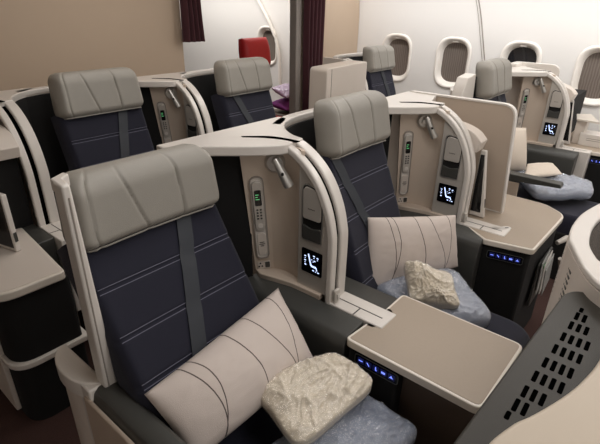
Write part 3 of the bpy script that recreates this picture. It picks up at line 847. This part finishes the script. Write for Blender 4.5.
obj('lining', prism(offset_open(INN, 0)+offset_open(INN, -.01)[::-1], 'z', .1, .99), M['black'], RS)
# rows of small louvres low on the rounded wall
for r_ in range(9):
    for c in range(5):
        p0, p1 = Vector((1.445,.149)), Vector((1.300,.098))
        u = .1+.17*c
        a = p0.lerp(p1, u); b = p0.lerp(p1, u+.12)
        z = .945-.017*r_
        off = Vector((0,.006))
        obj('louvre', fprism(frame(((a.x+b.x)/2, (a.y+b.y)/2+.002, z), (-.943,-.332,0), (0,0,1)), rrect(.021, .007, .003, 3), -.004, .001), M['dark'], RS, smooth=False)

# ------------------------------------------------------------------ pillows, packets
def puff(name, corners, thick, m, label, cat, group=None, crumple=0, seed=0, wrap=None, nrm=None, n=36, edge=.5, bulge=.02, sag=0, parent=None, corner=0):
    """stuffed cushion between four corner points (bl, br, tr, tl)"""
    bl, br, tr, tl = [Vector(c) for c in corners]
    nn = ((br-bl).cross(tl-bl)).normalized()
    def P(i, j, s, ex=0):
        u = i/n; v = j/n
        c = (bl*(1-u)+br*u)*(1-v)+(tl*(1-u)+tr*u)*v
        mid = (bl+br+tr+tl)/4
        e = (4*u*(1-u))*(4*v*(1-v))
        # sides pulled in between the corners
        pin = bulge*(math.sin(math.pi*u)+math.sin(math.pi*v)-2*math.sin(math.pi*u)*math.sin(math.pi*v))
        c = c+(mid-c)*pin
        c = c+(mid-c)*corner*(abs(2*u-1)**5)*(abs(2*v-1)**5)
        h = thick*.5*(e**edge)
        q = c+nn*h*s
        if crumple:
            w = noise.noise_vector(q*7+Vector((seed, 0, 0)))*crumple*.8
            rdg = 0
            for f_, a_ in ((13, .38), (27, .26), (52, .15)):
                wv_ = q+noise.noise_vector(q*f_*.35+Vector((seed, 7, 0)))*.05
                rdg += (1-min(1, abs(noise.noise(Vector((wv_.x*f_*.6, wv_.y*f_, wv_.z*f_))+Vector((0, seed, 3)))*2.6)))**2*a_*crumple
            q = q+w*(.35+.65*min(1, e*2))+nn*s*rdg*min(1, .3+e*2)
        q.z -= sag*0
        return q+nn*s*ex
    def build(ex=0):
        bm = bmesh.new(); uvl = bm.loops.layers.uv.new('UVMap')
        A = [[bm.verts.new(P(i, j, 1, ex)) for i in range(n+1)] for j in range(n+1)]
        Bk = [[A[j][i] if i in (0, n) or j in (0, n) else bm.verts.new(P(i, j, -1, ex)) for i in range(n+1)] for j in range(n+1)]
        for j in range(n):
            for i in range(n):
                for G, o_ in ((A, 1), (Bk, 0)):
                    q = [(j,i),(j,i+1),(j+1,i+1),(j+1,i)]
                    if not o_: q = q[::-1]
                    try: f = bm.faces.new([G[a][b] for a, b in q])
                    except ValueError: continue
                    for l, (a, b) in zip(f.loops, q): l[uvl].uv = (b/n, a/n)
        return bm
    if wrap is None and parent is None:
        o = obj(name, build(), M[m], None, ang=120)
        return tag(o, label, cat, group)
    root = parent or thing(name, label, cat, tuple((bl+br+tr+tl)/4), group)
    obj('contents', build(), M[m], root, ang=120)
    if wrap: obj('plastic_film', build(wrap), M['film'], root, ang=120)
    return root
G1 = 'striped cream pillows'
# corners: bottom left, bottom right, top right, top left seen from the front
puff('pillow', [(.445,.69,.545),(.925,.675,.555),(.935,.85,.76),(.42,.84,.70)], .15, 'pillow', 'cream pillow with dark curved lines lying on the nearest seat', 'pillow', G1, .006, 11)
puff('pillow', [(1.437,.80,.51),(1.865,.58,.53),(1.852,.63,.78),(1.50,.865,.815)], .11, 'pillow', 'cream pillow with dark curved lines upright on the second seat', 'pillow', G1, .006, 12)
puff('pillow', [(3.16,.92,.56),(3.37,.71,.58),(3.43,.79,.86),(3.22,.98,.88)], .13, 'cushionC', 'plain white pillow against the window seat behind the thin armrest', 'pillow')
puff('wrapped_blanket', [(.62,.50,.57),(.935,.445,.60),(.945,.62,.62),(.67,.73,.60)], .078, 'cream_wrap', 'cream packet in clear crumpled plastic lying before the nearest pillow', 'wrapped packet', 'packets in plastic', .026, 1, .003, n=90, edge=.26, corner=.15)
puff('wrapped_blanket', [(.50,.34,.49),(.96,.30,.49),(.96,.52,.50),(.56,.62,.50)], .09, 'blue_wrap', 'blue-grey blanket in plastic under the packet on the nearest seat', 'wrapped blanket', 'packets in plastic', .026, 2, .003, n=80, edge=.28, corner=.12)
puff('wrapped_blanket', [(1.40,.60,.56),(1.50,.42,.57),(1.62,.52,.63),(1.52,.70,.66)], .11, 'cream_wrap', 'small cream packet in shiny crumpled plastic before the second pillow', 'wrapped packet', 'packets in plastic', .040, 5, .003, n=90, edge=.3, corner=.12)
puff('wrapped_blanket', [(1.40,.46,.50),(1.60,.31,.50),(1.83,.60,.53),(1.45,.80,.52)], .10, 'blue_wrap', 'blue-grey blanket in plastic under the packet on the second seat', 'wrapped blanket', 'packets in plastic', .026, 6, .003, n=80, edge=.28, corner=.12)
puff('wrapped_blanket', [(2.99,.54,.535),(3.34,.27,.515),(3.60,.33,.53),(3.36,.80,.56)], .085, 'blue_wrap', 'blue-grey blanket in plastic on the window seat by the thin armrest', 'wrapped blanket', 'packets in plastic', .026, 8, .003, n=80, edge=.28, corner=.12)
puff('folded_headset_bag', [(3.08,.66,.615),(3.33,.48,.62),(3.48,.58,.64),(3.30,.70,.65)], .05, 'cushionC', 'small cream bag on top of the blue-grey blanket by the window', 'bag', None, .008, 3)

# ------------------------------------------------------------------ next cabin through the doorway
ER = thing('economy_seat', 'red seat seen through the doorway in the next cabin', 'seat', (3.66, 3.7, 0))
F = frame((3.70, 3.66, .98), (1,0,0), (0,.12,1))
def rf(u, v):
    e = min(1, (1-abs(u))/.35); ev = min(1, (1-v)/.45, v/.2)
    w = .20*(1-.30*max(0, v-.55)**1.5)
    return (u*w, v*.30, .06*math.sqrt(max(0, 1-(1-e)**2))*math.sqrt(max(0,1-(1-ev)**2)))
obj('headrest', grid_slab(F, .20, .30, 24, 16, rf, lambda u, v: (u*.19*(1-.30*max(0, v-.55)**1.5), v*.295, -.06)), M['red'], ER, ang=70)
obj('backrest', B(3.52, 3.90, 3.68, 3.80, .40, 1.0), M['red'], ER, bevel=.04, seg=4)
obj('seat_cushion', B(3.46, 3.88, 3.30, 3.68, .34, .46), M['red'], ER, bevel=.03, seg=4)
obj('seat_base', B(3.5, 3.85, 3.4, 3.75, 0, .34), M['black'], ER)
puff('folded_blanket', [(4.0,3.50,.50),(4.40,3.50,.50),(4.40,3.78,.54),(4.0,3.78,.54)], .12, 'purple', 'purple folded blanket beyond the doorway beside the grey pillar', 'blanket', None, .01, 4)
puff('wrapped_pillow', [(4.02,3.52,.63),(4.36,3.52,.63),(4.36,3.76,.72),(4.02,3.76,.72)], .10, 'lilac', 'lilac packet in plastic on the purple blanket beyond the doorway', 'wrapped packet', None, .03, 7)
obj_ = obj('low_bench', B(3.96, 4.46, 3.46, 3.84, 0, .445), M['brown'], None, bevel=.02)
tag(obj_, 'low dark seat carrying the purple blanket beyond the doorway', 'bench')

# ------------------------------------------------------------------ lights
def area(name, loc, rot, sx, sy, e, col=(1,.93,.84)):
    l = bpy.data.lights.new(name, 'AREA'); l.shape = 'RECTANGLE'; l.size = sx; l.size_y = sy; l.energy = e; l.color = col
    o = bpy.data.objects.new(name, l); COL.objects.link(o); o.location = loc; o.rotation_euler = rot
    return o
area('ceiling_wash', (.9, -.2, 2.38), (0,0,0), .6, 2.6, 17, (1,.97,.95))
area('rear_wash', (1.6, 1.9, 2.38), (0,0,0), .5, 1.6, 8, (1,.94,.88))
area('aisle_light', (2.85, .3, 2.38), (0,0,0), .4, 3.2, 24, (1,.96,.92))
area('sidewall_wash', (4.05, .9, 2.25), (0, R(-52), 0), .15, 4.6, 38, (1,.99,.985))
area('next_cabin_light', (4.0, 5.0, 2.30), (0, R(-30), 0), .4, 2.6, 34, (1,.97,.93))
w = bpy.data.worlds.new('world'); scene.world = w; w.use_nodes = True
w.node_tree.nodes['Background'].inputs[0].default_value = (1,.93,.86,1); w.node_tree.nodes['Background'].inputs[1].default_value = .52

# ------------------------------------------------------------------ camera
f = 457.; pitch = R(25.4); yaw = R(50.8); roll = R(1.2)
fw = Vector((math.sin(yaw)*math.cos(pitch), math.cos(yaw)*math.cos(pitch), -math.sin(pitch)))
r0 = Vector((math.cos(yaw), -math.sin(yaw), 0)); u0 = r0.cross(fw)
rr = r0*math.cos(roll)+u0*math.sin(roll); uu = rr.cross(fw)
cd = bpy.data.cameras.new('camera'); cam = bpy.data.objects.new('camera', cd); COL.objects.link(cam)
cd.sensor_fit = 'HORIZONTAL'; cd.sensor_width = 36; cd.lens = f/600*36; cd.clip_start = .02
m = Matrix((rr, uu, -fw)).transposed().to_4x4(); m.translation = Vector((0,0,1.6)); cam.matrix_world = m
scene.camera = cam
scene.view_settings.view_transform = 'Standard'; scene.view_settings.look = 'None'
scene.view_settings.gamma = 1; scene.view_settings.use_curve_mapping = False
scene.view_settings.exposure = 0.12
